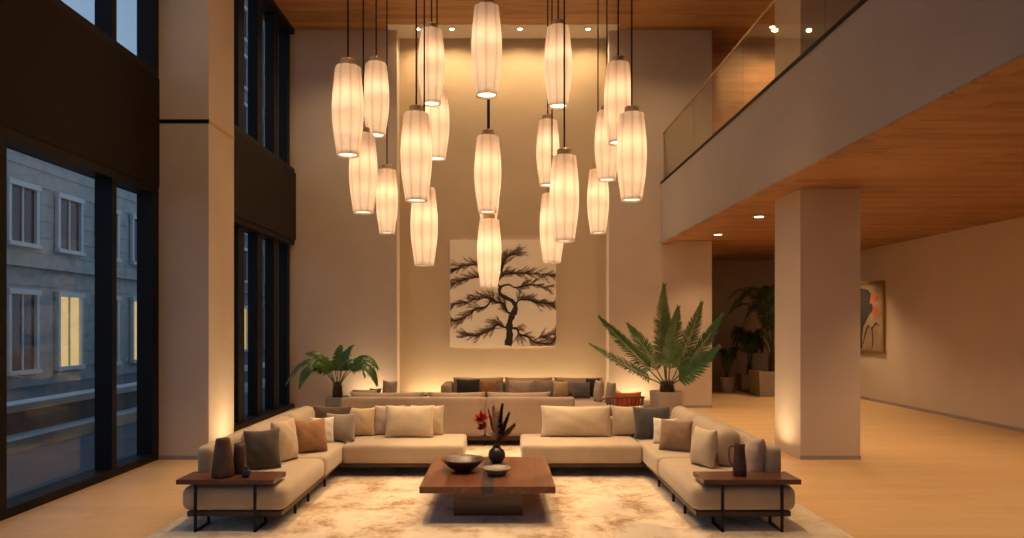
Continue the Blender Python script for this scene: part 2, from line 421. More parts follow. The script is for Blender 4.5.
def building(name, label, y0, y1, h, m, x=-14, lit=False):
    b = thing(name, label, 'building', (x, y0, -.06))
    L = y1 - y0
    w = bmesh.new(); box(w, -3, 0, 0, L, 0, h)
    n = int(h / .5)
    for k in range(1, n): box(w, 0, .03, 0, L, k * .5 - .03, k * .5 - .005)        # stone courses
    box(w, 0, .25, 0, L, 3.5, 3.7); box(w, 0, .35, 0, L, h - .3, h)
    obj('wall', w, m, b)
    cols = max(1, int(L / 2.0)); fl = int((h - 4.2) / 2.6) + 1
    for f in range(fl):
        for c in range(cols):
            yc = (c + .5) * L / cols; z0 = (.5 if f == 0 else 4.2 + (f - 1) * 2.6)
            wd = .55; hh = 2.2 if f == 0 else 1.6
            q = bmesh.new()
            box(q, .03, .14, yc - wd - .12, yc - wd, z0, z0 + hh); box(q, .03, .14, yc + wd, yc + wd + .12, z0, z0 + hh)
            box(q, .03, .18, yc - wd - .15, yc + wd + .15, z0 + hh, z0 + hh + .15); box(q, .03, .2, yc - wd - .15, yc + wd + .15, z0 - .12, z0)
            box(q, .03, .09, yc - .03, yc + .03, z0, z0 + hh)
            fr = obj('window', q, 'coping', b)
            obj('pane', B(.01, .05, yc - wd, yc + wd, z0, z0 + hh), 'shopglow' if (f == 0 and lit and c % 2 == 0) else 'pane', fr)
    return b
building('stone_building', 'grey stone building across the street seen through the nearest window', 17.5, 31, 8.2, 'facade', lit=True)
building('townhouse', 'darker rendered townhouse further along the street', 37.5, 48, 21, 'facade2', lit=True)  # made tall and dark, standing in for room reflections in the upper panes
building('corner_building', 'distant stone corner building seen between the window fins', 48.3, 62, 21, 'facade2', lit=True)  # height and dark tone likewise stand in for reflections in the glass

# ------------------------------------------------------------------ glass balustrade on the balcony
gb = thing('glass_balustrade', 'clear glass balcony balustrade with a thin bronze handrail', 'railing', (XB + .06, 0, 4.765))
ys = [YF + .01] + [y for y in (-.2, 2.4, 5.0, 7.6, 10.2, 12.8)] + [D - .01]
for a, b_ in zip(ys, ys[1:]):
    obj('glass_panel', B(-.008, .008, a + .006, b_ - .006, -.04, 1.02), 'rail_glass', gb)
obj('handrail', bevbox(-.018, .018, YF + .01, D - .01, 1.02, 1.045, .004, 1), 'brass', gb)

# ------------------------------------------------------------------ recessed downlights
def downlight(x, y, z, label, group, power, spot=75, r=.055, col=(1, .66, .34), blend=.7, tilt=(0, 0, 0)):
    t = thing('recessed_downlight', label, 'downlight', (x, y, z), 0, group)
    b1 = bmesh.new(); lathe(b1, [(r * 1.45, -.004), (r * 1.45, 0), (r, 0), (r, -.004), (r * 1.45, -.004)], 20)
    obj('trim_ring', b1, 'brass', t)
    b2 = bmesh.new(); lathe(b2, [(1e-4, -.002), (r * .98, -.002)], 20)
    obj('lens', b2, 'downlight', t)
    lamp('downlight_beam', 'SPOT', (0, 0, -.02), power, col, t, .04, spot, blend, tilt)
    return t
side = ['far left', 'second from left', 'third from left', 'third from right', 'second from right', 'far right']
for k in range(6):
    downlight(wx(418 + 34 * k, 15.15), 15.13, HC - .012, 'small recessed downlight in pale soffit above painting, %s of six' % side[k], 'niche downlights', 92, 150, .05, blend=1.0)
downlight(5.63, 15.05, HC, 'recessed downlight above the balcony glass, left of the pair', 'balcony downlights', 160, 140, blend=1)
downlight(6.34, 15.05, HC, 'recessed downlight above the balcony glass, right of the pair', 'balcony downlights', 160, 140, blend=1)
dlx = wx(759, 11.78)
downlight(dlx, 11.78, ZS, 'recessed downlight in the wooden balcony soffit, nearer one beside column', 'soffit downlights', 120, 110, .075)
downlight(wx(718, 14.1), 14.1, ZS, 'recessed downlight in the wooden balcony soffit, farther one near pier', 'soffit downlights', 80, 110, .075)
for i, (x, y) in enumerate(((5.25, 12.0), (6.3, 8.0), (6.3, 15.2), (6.0, 4.5), (7.5, 17.0))):  # extra soffit lights added out of sight to brighten the aisle
    downlight(x, y, ZS, ['added unseen downlight in wooden soffit right of the column', 'added unseen downlight in wooden soffit over the right aisle',
              'added unseen downlight in soffit near the side wall painting', 'added unseen downlight in soffit nearest the camera', 'added unseen downlight in soffit brightening the dark palms'][i],
              'soffit downlights', [300, 330, 150, 260, 230][i], 115, .075)
# unseen spots added in the high ceiling, above the frame, to light the seating
for i, (x, y, p) in enumerate(((-1.3, 5.4, 640), (1.2, 5.4, 640), (-1.4, 8.2, 800), (1.3, 8.2, 800), (-.9, 11.4, 480), (.9, 11.4, 480))):
    downlight(x, y, HC, 'added unseen ceiling spot lighting the %s %s of the lounge' % (('front', 'middle', 'rear')[i // 2], ('left', 'right')[i % 2]), 'added ceiling spots', p, 58, .07, blend=.9)

for i, (x, y, p, wh) in enumerate(((-3.2, 13.4, 230, 'left wall'), (3.2, 13.4, 230, 'right pier'), (-3.1, 7.6, 160, 'left column'), (2.3, 9.0, 110, 'balcony front'), (0, 12.6, 300, 'rear lounge'))):  # unseen fill lights added to lift the walls, columns and rear lounge
    downlight(x, y, HC, 'added unseen ceiling fill light brightening the %s' % wh, 'added ceiling fill lights', p, 130, .07, blend=1)
# ------------------------------------------------------------------ floor uplights
def uplight(x, y, sx, sy, label, power, rot=(PI, 0, 0), col=(1, .70, .38), z=0, spread=130):
    t = thing('floor_uplight', label, 'uplight', (x, y, z), 0, 'floor uplights')
    obj('housing', bevbox(-sx / 2, sx / 2, -sy / 2, sy / 2, 0, .012, .003, 1), 'black', t)
    obj('lens', B(-sx / 2 + .01, sx / 2 - .01, -sy / 2 + .01, sy / 2 - .01, .012, .014), 'uplens', t)
    a = lamp('uplight_beam', 'AREA', (0, 0, .018), power, col, t, max(.02, sx - .02), rot=rot, sy=max(.02, sy - .02))
    a.data.spread = math.radians(spread)
    return t
uplight(0, 15.42, 4.1, .08, 'linear floor uplight washing the niche below the painting', 52)
uplight(-2.75, 14.95, .8, .08, 'short floor uplight behind the left potted palm', 11)
uplight(2.75, 14.95, .8, .08, 'short floor uplight behind the right potted palm', 10)
uplight(-3.46, 9.85, .08, .3, 'small floor uplight at the side of the left column', 11, spread=150)
uplight(3.50, 9.85, .08, .3, 'small floor uplight at the side of the right column', 8, spread=150)

# ------------------------------------------------------------------ pendant lanterns
LS = .825; RS = .143
def pendant_parts(root):
    prof_r = [.70, .76, .83, .90, .955, .99, 1.0, .995, .975, .94, .895, .84, .80]
    pr = [(RS * r, -LS + LS * i / 12) for i, r in enumerate(prof_r)]
    bm = bmesh.new()
    rg = lathe(bm, pr + [(RS * .76, .004), (RS * .3, .008), (RS * .05, .008)], 96, .11, 8)
    s = obj('shade', bm, 'shade', root, True)
    s.modifiers.new('smooth', 'SUBSURF').levels = 0
    bm = bmesh.new(); lathe(bm, [(RS * .70, -LS), (RS * .70, -LS - .006), (RS * .64, -LS - .004), (RS * .64, -LS + .02)], 40)
    obj('rim', bm, 'shade', root, True)
    bm = bmesh.new(); lathe(bm, [(1e-4, -LS + .012), (RS * .62, -LS + .012)], 32)
    obj('diffuser', bm, 'bulb', root)
    obj('cap', closed_lathe([(.001, .07), (.064, .07), (.068, .066), (.070, .012), (.082, .010), (.082, .006), (.001, .006)], 28), 'brass', root, False)
    return s
proto = None
def pendant(px, ytop, ybot, label):
    global proto
    d = .85 * F / (ybot - ytop)
    loc = (wx(px, d), d, wz(ytop, d) - .018)
    t = thing('pendant_lantern', label, 'pendant lamp', loc, 0, 'pleated pendant lanterns over the lounge')
    t.rotation_euler = (0, 0, px * 1.7)
    if proto is None:
        pendant_parts(t); proto = t
    else:
        for ch in list(proto.children):
            if ch.type == 'MESH' and ch.name.split('.')[0] != 'cord':
                c = ch.copy(); C.objects.link(c); c.parent = t
    cb = bmesh.new(); tube(cb, [(0, 0, .06), (0, 0, HC - loc[2])], .0085, 8)
    obj('cord', cb, 'black', t)
    lamp('lantern_glow', 'POINT', (0, 0, -.30), LP, (1, .65, .40), t, .05)
    lamp('lantern_glow', 'POINT', (0, 0, -.58), LP * .5, (1, .65, .40), t, .05)
    lamp('lantern_beam', 'SPOT', (0, 0, -LS - .01), 26, (1, .68, .4), t, .05, 120, .8)
    return t
LP = 1.8
for a in (
    (347.9, 65.5, 156, 'large pleated lantern, leftmost of all, upper row left'),
    (376.2, 62.4, 136, 'pleated lantern just right of the leftmost one, same height'),
    (431.6, 29, 104.5, 'high pleated lantern before the upper left corner of niche'),
    (486.7, 5.2, 96.2, 'highest and centremost large lantern, top cut near the frame'),
    (558.2, 26, 107, 'high pleated lantern right of centre before the soffit downlights'),
    (618.2, 62.4, 143.7, 'pleated lantern behind and above the rightmost large one'),
    (631.7, 112.6, 200.9, 'large pleated lantern, rightmost of all'),
    (606.9, 110.4, 180.6, 'small lantern partly hidden behind two on the far right'),
    (598.0, 169, 233.6, 'small low pleated lantern hanging lowest at far right'),
    (564.3, 154.7, 242, 'large low lantern right of centre, in front of a smaller one'),
    (547.8, 119.6, 186, 'small pleated lantern right of the central column of three'),
    (552.0, 192.7, 263, 'low lantern overlapping the top right corner of the painting'),
    (487.8, 135.2, 212.7, 'middle lantern of the central vertical three'),
    (489.2, 218.4, 287.9, 'lowest lantern of all, hanging in front of the tree painting'),
    (488.6, 163, 226, 'small lantern almost wholly hidden behind the central pair'),
    (416.3, 112, 201.5, 'large lantern left of centre, in front of two others'),
    (437.0, 88.5, 159.4, 'lantern half hidden behind high left one and large left one'),
    (363.3, 133, 213.2, 'lantern below and between the two leftmost ones'),
    (387.0, 169, 233.5, 'small low lantern second lowest on the left side'),
    (424.3, 187, 265.7, 'lowest lantern on the left side, left of the painting')):
    pendant(*a)

# ------------------------------------------------------------------ rug
tag(obj('area_rug', rbox(-2.92, 2.88, 3.2, 10.35, 0, .010, .005, 8), 'rug', None, True), 'large cream rug with tan mottling under the lounge seating', 'rug')
RZ = .010

# ------------------------------------------------------------------ front sofas
CX = -.12; SZ = .38
def leg_blade(x, y, z1, parent, m='black', w=.022, dep=.022, z0=RZ):
    return obj('leg', B(x - w / 2, x + w / 2, y - dep / 2, y + dep / 2, z0, z1), m, parent)
def lsofa(s, label):
    t = thing('sectional_sofa', label, 'sofa', (CX, 7.6, 0), 0, 'front sectional sofas')
    def X(a, b): return (a, b) if s > 0 else (-b, -a)
    y0, y1, yb = 6.1 - 7.6, 9.12 - 7.6, 8.22 - 7.6
    bm = B(*X(1.765, 2.57), y0 + .03, y1 - .02, .120, .162); box(bm, *X(.38, 1.763), yb + .04, y1 - .02, .120, .162)
    obj('base_frame', bm, 'plinth', t)
    obj('seat_cushion', rbox(*X(1.72, 2.62), y0, -.12, .162, SZ, .075, 12, .012), 'f_sofa', t, True)
    obj('seat_cushion', rbox(*X(1.72, 2.62), -.118, y1, .162, SZ, .045, 12, .010), 'f_sofa', t, True)
    obj('seat_cushion', rbox(*X(.335, 1.72), yb, y1, .162, SZ, .045, 12, .010), 'f_sofa', t, True)
    obj('backrest', rbox(*X(2.45, 2.60), y0 + .26, y1, SZ - .02, .68, .065, 12), 'f_sofa', t, True)
    obj('backrest', rbox(*X(.82, 2.44), y1 - .12, y1, SZ - .02, .60, .05, 10), 'f_sofa', t, True)
    for (a, b, sd) in ((y0 + .78, y0 + 1.93, 1), (y0 + 1.95, y1 - .15, 2)):
        p = rbox(-(b - a) / 2, (b - a) / 2, -.12, .10, 0, .385, .10, 14)
        o = obj('back_cushion', p, 'f_sofa', t, True, (s * 2.27, (a + b) / 2, SZ - .012), (math.radians(-9), 0, PI / 2 * -s))
    for (x, y) in ((1.80, y0 + .55), (1.80, -.5), (1.80, .15), (2.50, y0 + .5), (2.50, .1), (2.50, 1.4), (.45, yb + .1), (.45, 1.4), (1.5, 1.4)):
        leg_blade(s * x, y, .120, t)
    return t
lsofa(-1, 'left L-shaped beige sectional sofa on a dark plinth')
lsofa(1, 'right L-shaped beige sectional sofa on a dark plinth')

# side tables laid over the sofa fronts
def side_table(s, label):
    t = thing('side_table', label, 'side table', (CX + s * 2.215, 6.215, 0), 0, 'walnut side tables at the sofa ends')
    top = bevbox(-.41, .41, -.175, .175, .41, .452, .004, 2)
    obj('table_top', top, 'walnut', t)
    for q in (-1, 1):
        b = bmesh.new(); x = q * .25
        for (ya, yb_, za, zb) in ((-.172, -.154, RZ, .41), (-.172, .12, RZ, RZ + .018), (.102, .12, RZ, .12)):
            box(b, x - .011, x + .011, ya, yb_, za, zb)
        obj('leg', b, 'black', t)
    return t
side_table(-1, 'dark walnut side table at the left sofa end with brown vases')
side_table(1, 'dark walnut side table at the right sofa end with one jug')
TZ = .452

# ------------------------------------------------------------------ scatter pillows
def pillow(px, d, w, h, t, yaw, lean, m, label, group='scatter pillows on the front sofas', z=SZ + .004, x=None, seed=None, lines=0, name='throw_pillow', cat='pillow', roll=0):
    sd = int(px * 7 + d * 31) if seed is None else seed
    o = obj(name, pillow_bm(w, h, t, sd, lines=lines), m, None, True)
    o.location = (wx(px, d) if x is None else x, d, z)
    o.rotation_euler = Euler((math.radians(lean), math.radians(roll), math.radians(yaw)), 'XYZ')
    return tag(o, label, cat, group)
# left back section
pillow(409.2, 8.72, .60, .395, .19, 0, -10, 'f_cream', 'large cream cushion on the left sofa back section, frontmost')
pillow(427, 8.93, .42, .37, .14, 0, -6, 'f_cream', 'narrow cream cushion peeking out right of the large cream one')
pillow(389, 8.93, .38, .37, .14, 0, -6, 'f_pink', 'rose-taupe cushion peeking out left of the large cream one')
pillow(360.5, 8.88, .35, .35, .17, 0, -8, 'f_gold', 'golden beige cushion between taupe cushion and large cream one')
pillow(339.5, 8.45, .37, .33, .20, -6, -12, 'f_taupe', 'square taupe cushion in the left sofa corner')
pillow(331.5, 8.86, .48, .37, .13, 0, -8, 'f_brown', 'dark brown cushion behind the square taupe cushion')
pillow(322.0, 8.33, .27, .30, .10, 15, -10, 'f_white', 'small white cushion behind the tan-brown cushion in left corner')
pillow(311.5, 7.72, .36, .36, .21, 34, -14, 'f_rust', 'tan-brown cushion on the left sofa arm section')
pillow(263.5, 6.80, .34, .38, .19, 32, -10, 'f_grey', 'charcoal-taupe cushion behind vases on the left sofa')
pillow(287, 7.22, .34, .42, .17, 66, -8, 'f_cream', 'cream cushion behind the charcoal cushion on the left sofa')
# right back section
pillow(576.5, 8.78, .88, .385, .20, 0, -9, 'f_cream', 'long cream cushion on the right sofa back section')
pillow(628, 8.90, .40, .37, .16, 0, -8, 'f_cream', 'short cream cushion between the long cream and slate cushions')
pillow(653, 8.62, .46, .39, .19, 5, -12, 'f_slate', 'dark slate cushion in the right sofa corner')
pillow(665, 8.25, .27, .30, .10, -15, -10, 'f_white', 'small white cushion between slate and brown cushions')
pillow(674.5, 7.80, .36, .34, .18, -32, -14, 'f_tan', 'tan-brown cushion in front of small white one on right sofa')
pillow(702, 6.95, .33, .375, .18, -70, -8, 'f_cream', 'cream cushion seen edge-on at middle of right sofa')
pillow(752.5, 6.53, .30, .36, .17, -80, -4, 'f_pink', 'ribbed beige cushion behind the jug on the right sofa', lines=26)

# ------------------------------------------------------------------ things on the side tables
def vessel(name, prof, m, px, d, label, cat, z=TZ, seg=32, group=None):
    o = obj(name, closed_lathe(prof, seg), m, None, True)
    o.location = (wx(px, d), d, z + .001); return tag(o, label, cat, group)
vessel('clay_vase', [(.001, 0), (.088, 0), (.095, .01), (.090, .08), (.078, .18), (.066, .27), (.058, .315), (.056, .325), (.048, .325), (.048, .30), (.06, .18), (.001, .06)], 'clay', 223, 6.17,
       'tall tapered brown clay vase on left side table', 'vase')
vessel('clay_vase', [(.001, 0), (.050, 0), (.055, .01), (.054, .12), (.048, .22), (.045, .265), (.038, .265), (.038, .24), (.001, .06)], 'clay', 239.5, 6.30,
       'narrower brown clay vase behind the tall tapered one', 'vase')
vessel('small_pot', [(.001, 0), (.020, 0), (.036, .018), (.040, .038), (.032, .062), (.018, .074), (.016, .085), (.022, .094), (.014, .094), (.010, .08), (.001, .04)], 'darkclay', 246, 6.14,
       'tiny black bottle-neck pot on left side table', 'pot')
jug = thing('jug', 'dark reddish brown jug with handle on right side table', 'jug', (wx(739.5, 6.22), 6.22, TZ + .001))
obj('body', closed_lathe([(.001, 0), (.056, 0), (.060, .008), (.058, .08), (.052, .16), (.047, .22), (.048, .262), (.050, .27), (.043, .27), (.040, .24), (.045, .1), (.001, .03)], 32), 'jug', jug, True)
hb = bmesh.new(); tube(hb, [(-.045, 0, .245), (-.068, 0, .252), (-.088, 0, .235), (-.092, 0, .18), (-.086, 0, .12), (-.068, 0, .092), (-.050, 0, .098)], .0065, 8)
obj('handle', hb, 'jug', jug, True)

# ------------------------------------------------------------------ coffee table
ct = thing('coffee_table', 'low square walnut coffee table with dark stone inlay on the rug', 'coffee table', (-.136, 6.99, 0))
for a, b_ in ((-.595, -.055), (.055, .595)):
    obj('table_top', bevbox(a, b_, -.71, .71, .28, .34, .004, 2), 'walnut_y', ct)
obj('inlay_strip', B(-.055, .055, -.71, .71, .281, .3395), 'stone', ct)
obj('base', bevbox(-.315, .315, -.42, .45, RZ, .28, .004, 1), 'walnut', ct)
CT = .341
vessel('wooden_bowl', [(.001, 0), (.075, 0), (.088, .006), (.148, .045), (.195, .095), (.214, .115), (.209, .118), (.185, .098), (.12, .055), (.06, .03), (.001, .026)], 'bowl', 462.8, 6.98,
       'wide dark wooden bowl on the left of the coffee table', 'bowl', z=CT - .001, seg=48)
vessel('ceramic_dish', [(.001, 0), (.075, 0), (.08, .006), (.09, .02), (.128, .045), (.136, .062), (.131, .064), (.115, .05), (.08, .038), (.001, .036)], 'celadon', 496.8, 6.80,
       'shallow grey-green ceramic dish on the coffee table front', 'dish', z=CT - .001, seg=40)
VP = (wx(496.8, 7.38), 7.38, CT)
vessel('round_vase', [(.001, 0), (.045, 0), (.068, .02), (.086, .06), (.087, .09), (.075, .125), (.05, .148), (.038, .158), (.038, .172), (.045, .182), (.036, .182), (.030, .165), (.03, .15), (.001, .05)], 'darkclay', 496.8, 7.38,
       'round black vase holding dried stems on the coffee table', 'vase', z=CT - .001, seg=36)
# dried stems, each its own thing standing in the vase neck
def plume(bm, pts, wid, n, ln, spread, rnd, flat=.0022):
    """feathery head: fine blades leaving a spine"""
    pts = [Vector(p) for p in pts]
    for k in range(n):
        t = rnd.random(); f = t * (len(pts) - 1); i = min(int(f), len(pts) - 2); p = pts[i].lerp(pts[i + 1], f - i)
        ax = (pts[i + 1] - pts[i]).normalized()
        side = Vector((rnd.gauss(0, 1), rnd.gauss(0, 1), rnd.gauss(0, .3))); side -= ax * side.dot(ax); side.normalize()
        dr = (ax * (1 - spread * .5) + side * spread * (1.0 - .55 * t)).normalized()
        l = ln * rnd.uniform(.6, 1) * (1 - .45 * t); e = p + dr * l
        w = dr.cross(Vector((rnd.gauss(0, 1), rnd.gauss(0, 1), rnd.gauss(0, 1)))).normalized() * flat
        m_ = p.lerp(e, .5)
        v = [bm.verts.new(q) for q in (p, m_ + w, e, m_ - w)]; bm.faces.new(v)
def stem(label, tip, head, m, cfg, seed, bend=.02, name='dried_stem'):
    rnd = random.Random(seed)
    t = thing(name, label, 'dried flower', (VP[0], VP[1], VP[2] + .06), 0, 'dried stems in the black vase')
    tip = Vector(tip); base = Vector((tip.x * .02, tip.y * .02, 0)); neck = Vector((tip.x * .07, tip.y * .1, .12))
    P = [base, neck, neck.lerp(tip, .35) + Vector((tip.x * -.06, 0, bend)), neck.lerp(tip, .7) + Vector((0, 0, bend)), tip]
    b = bmesh.new(); tube(b, P[:4] + [tip], [.0022, .0022, .002, .0018, .001], 6)
    obj('stalk', b, 'plume_dark', t)
    hd = bmesh.new(); i0 = head
    q = [neck.lerp(tip, i0 + (1 - i0) * k / 5) + Vector((0, 0, bend * (1 - k / 5))) for k in range(6)]
    if cfg[0] == 'plume': plume(hd, q, .02, cfg[1], cfg[2], cfg[3], rnd, cfg[4])
    elif cfg[0] == 'flower':
        for k in range(cfg[1]):
            a = rnd.uniform(0, 2 * PI); el = rnd.uniform(.1, 1.3); c = q[0].lerp(q[3], rnd.random() * .7)
            ax = (tip - neck).normalized(); s1 = ax.orthogonal().normalized(); s2 = ax.cross(s1)
            dr = (ax * math.sin(el) + (s1 * math.cos(a) + s2 * math.sin(a)) * math.cos(el)).normalized()
            l = cfg[2] * rnd.uniform(.7, 1.1); w = dr.cross(ax + Vector((.01, .3, 0))).normalized() * cfg[3]
            n_ = dr.cross(w).normalized() * cfg[3] * .3
            v = [bm_v for bm_v in (c, c + dr * l * .45 + w + n_, c + dr * l, c + dr * l * .45 - w + n_)]
            vs = [hd.verts.new(x) for x in v]; hd.faces.new(vs)
    obj('seed_head' if cfg[0] == 'plume' else 'flower_head', hd, m, t)
    return t
stem('bright red spiky dried flower, leftmost in the black vase', (-.185, -.02, .42), .72, 'flower_red', ('flower', 110, .11, .015), 1)
stem('smaller red dried flower below the bright red one', (-.16, .02, .31), .75, 'flower_red', ('flower', 70, .08, .013), 2)
stem('burgundy feathery stem just right of the red flower', (-.085, .0, .47), .30, 'flower_red', ('plume', 500, .06, .40, .004), 3)
stem('pale beige pampas plume in the middle of the vase', (-.035, .02, .50), .04, 'plume_beige', ('plume', 1500, .085, .75, .004), 4)
stem('second pale beige plume leaning slightly right', (.01, -.01, .46), .04, 'plume_beige', ('plume', 1000, .08, .7, .004), 9)
stem('tall dark brown feathery stem, right of the beige plume', (.055, -.02, .52), .04, 'plume_dark', ('plume', 1300, .08, .55, .0045), 5)
stem('second dark brown feathery stem leaning further right', (.12, .01, .43), .04, 'plume_dark', ('plume', 1000, .075, .55, .0045), 6)
stem('tan fan-like dried grass, rightmost in the vase', (.17, .03, .31), .04, 'plume_tan', ('plume', 1100, .09, .6, .004), 7)

# ------------------------------------------------------------------ rear lounge
rs = thing('rear_sofa', 'long taupe sofa with its back towards the front lounge', 'sofa', (0, 10.4, 0))
x0, x1 = -2.34, 1.04; xm = wx(485, 10.4)
obj('base_frame', B(x0 + .02, x1 - .02, .03, .93, .08, .14), 'plinth', rs)
for a, b_ in ((x0, xm - .003), (xm + .003, x1)):
    obj('backrest', rbox(a, b_, 0, .17, .14, .70, .035, 10), 'f_sofa2', rs, True)
    obj('seat_cushion', rbox(a, b_, .17, .98, .14, .40, .06, 8), 'f_sofa2', rs, True)
for a, b_, sd in ((x0 + .06, wx(424, 10.6), 1), (wx(427, 10.6), xm, 2), (xm + .02, wx(551, 10.6), 3)):
    obj('back_cushion', pillow_bm(b_ - a, .36, .2, sd), 'f_sofa2', rs, True, ((a + b_) / 2, .27, .40), (math.radians(-6), 0, 0))
for a in (x0 + .1, xm, x1 - .1):
    for q in (.1, .85): leg_blade(a, q, .08, rs, z0=0)
fs = thing('far_sofa', 'long taupe sofa along the niche wall below the painting', 'sofa', (0, 13.0, 0))
obj('base_frame', B(-1.1, 1.9, .05, .95, .08, .14), 'plinth', fs)
for a, b_ in ((-1.12, .39), (.396, 1.95)):
    obj('seat_cushion', rbox(a, b_, 0, 1.0, .14, .40, .06, 8), 'f_sofa2', fs, True)
    obj('backrest', rbox(a, b_, .80, 1.0, .38, .66, .05, 8), 'f_sofa2', fs, True)
for a, b_, sd in ((-.95, .02, 4), (.03, .95, 5), (.97, 1.9, 6)):
    obj('back_cushion', pillow_bm(b_ - a, .36, .2, sd), 'f_sofa2', fs, True, ((a + b_) / 2, .68, .40), (math.radians(-8), 0, 0))
obj('armrest', rbox(-1.14, -.98, .1, 1.0, .38, .66, .05, 8), 'f_sofa2', fs, True)
for a in (-1.0, .4, 1.8):
    for q in (.12, .88): leg_blade(a, q, .08, fs, z0=0)
# chaise on the right side of the rear lounge
ch = thing('chaise_section', 'taupe chaise section at the right of the rear lounge', 'sofa', (1.60, 12.0, 0))
obj('base_frame', B(-.38, .42, -.48, .93, .08, .14), 'plinth', ch)
obj('seat_cushion', rbox(-.42, .46, -.55, .98, .14, .40, .06, 8), 'f_pink', ch, True)
obj('backrest', rbox(.32, .46, -.1, .98, .38, .60, .05, 8), 'f_pink', ch, True)
for a in (-.3, .35):
    for q in (-.4, .85): leg_blade(a, q, .08, ch, z0=0)
# left chaise
cl2 = thing('chaise_section', 'taupe chaise section at the left of the rear lounge', 'sofa', (-2.0, 12.2, 0))
obj('base_frame', B(-.38, .38, -.60, .6, .08, .14), 'plinth', cl2)
obj('seat_cushion', rbox(-.42, .42, -.65, .65, .14, .40, .06, 8), 'f_pink', cl2, True)
for a in (-.3, .3):
    for q in (-.5, .5): leg_blade(a, q, .08, cl2, z0=0)
G2 = 'cushions in the rear lounge'
def rp(pa, pb, yt, d, m, label, yaw=0, t=.13, zb=.405, lean=-8, roll=0):
    w = (pb - pa) * d / F; h = wz(yt, d) - zb
    return pillow((pa + pb) / 2, d, w, h, t, yaw, lean, m, label, G2, z=zb, roll=roll)
rp(456, 480, 379, 13.38, 'f_black', 'near-black cushion at the left end of the far sofa')
rp(478, 498, 380, 13.46, 'f_rust', 'tan cushion right of the near-black one on far sofa')
rp(508, 536, 380, 13.48, 'f_pink', 'rose-taupe cushion at the middle of the far sofa')
rp(533, 555, 380, 13.38, 'f_taupe', 'dark taupe cushion right of centre on the far sofa')
rp(553, 568, 381, 13.22, 'f_gold', 'small tan cushion between dark taupe and blue-grey ones')
rp(572, 590, 382, 13.15, 'f_blue', 'blue-grey cushion near the right end of far sofa')
rp(586, 600, 378, 13.42, 'f_black', 'black cushion behind the blue-grey one')
rp(591, 604, 380, 12.62, 'f_pink', 'upright rose-taupe cushion on the right chaise', yaw=-60)
rp(603, 616, 382, 12.25, 'f_taupe', 'upright taupe cushion beside the red armchair', yaw=-60)
rp(381, 396, 380.5, 12.1, 'f_taupe', 'dark taupe upright cushion behind the rear sofa left part', yaw=20, roll=6)
rp(369, 381, 388, 12.05, 'f_brown', 'small dark brown cushion left of the upright taupe one', yaw=0)
rp(352, 377, 388, 11.85, 'f_pink', 'slumped rose-taupe cushion at the left of rear lounge', yaw=10, lean=-28)
st = thing('side_table', 'small dark side table at the left end of far sofa', 'side table', (wx(431.5, 13.5), 13.5, 0))
obj('table_top', bevbox(-.155, .155, -.25, .25, .44, .465, .004, 1), 'walnut', st)
for a in (-.13, .13):
    for q in (-.22, .22): leg_blade(a, q, .44, st, z0=0)
# armchair seen from behind
ac = thing('armchair', 'low round armchair with red cushions and a slatted wooden back', 'armchair', (wx(625, 11.1), 11.15, 0), math.radians(14))
rail = []
for k in range(15):
    a = PI + PI * k / 14 * 1.0
    rail.append((.31 * math.cos(a), .02 + .30 * math.sin(a), .62 + .035 * math.sin((a - PI))))
rail = [(-.31, .22, .56)] + rail + [(.31, .22, .56)]
b = bmesh.new(); tube(b, rail, .015, 8); obj('top_rail', b, 'chairwood', ac, True)
for k in range(13):
    a = PI + PI * (k + .5) / 13
    b = bmesh.new(); tube(b, [(.25 * math.cos(a), .02 + .25 * math.sin(a), .30), (.305 * math.cos(a), .02 + .295 * math.sin(a), .62 + .035 * math.sin(a - PI))], .009, 6)
    obj('slat', b, 'chairwood', ac)
obj('seat_frame', closed_lathe([(.001, .27), (.28, .27), (.29, .28), (.29, .305), (.28, .31), (.001, .31)], 28), 'chairwood', ac)
obj('seat_cushion', closed_lathe([(.001, .31), (.22, .312), (.25, .34), (.25, .38), (.22, .41), (.001, .42)], 28), 'f_red', ac, True)
obj('back_cushion', pillow_bm(.44, .32, .14, 3), 'f_orange', ac, True, (0, -.12, .41), (math.radians(6), 0, 0))
for a in (.7, 2.4, 3.9, 5.5):
    b = bmesh.new(); tube(b, [(.24 * math.cos(a), .24 * math.sin(a), .28), (.28 * math.cos(a), .28 * math.sin(a), 0)], [.016, .011], 8); obj('leg', b, 'chairwood', ac)

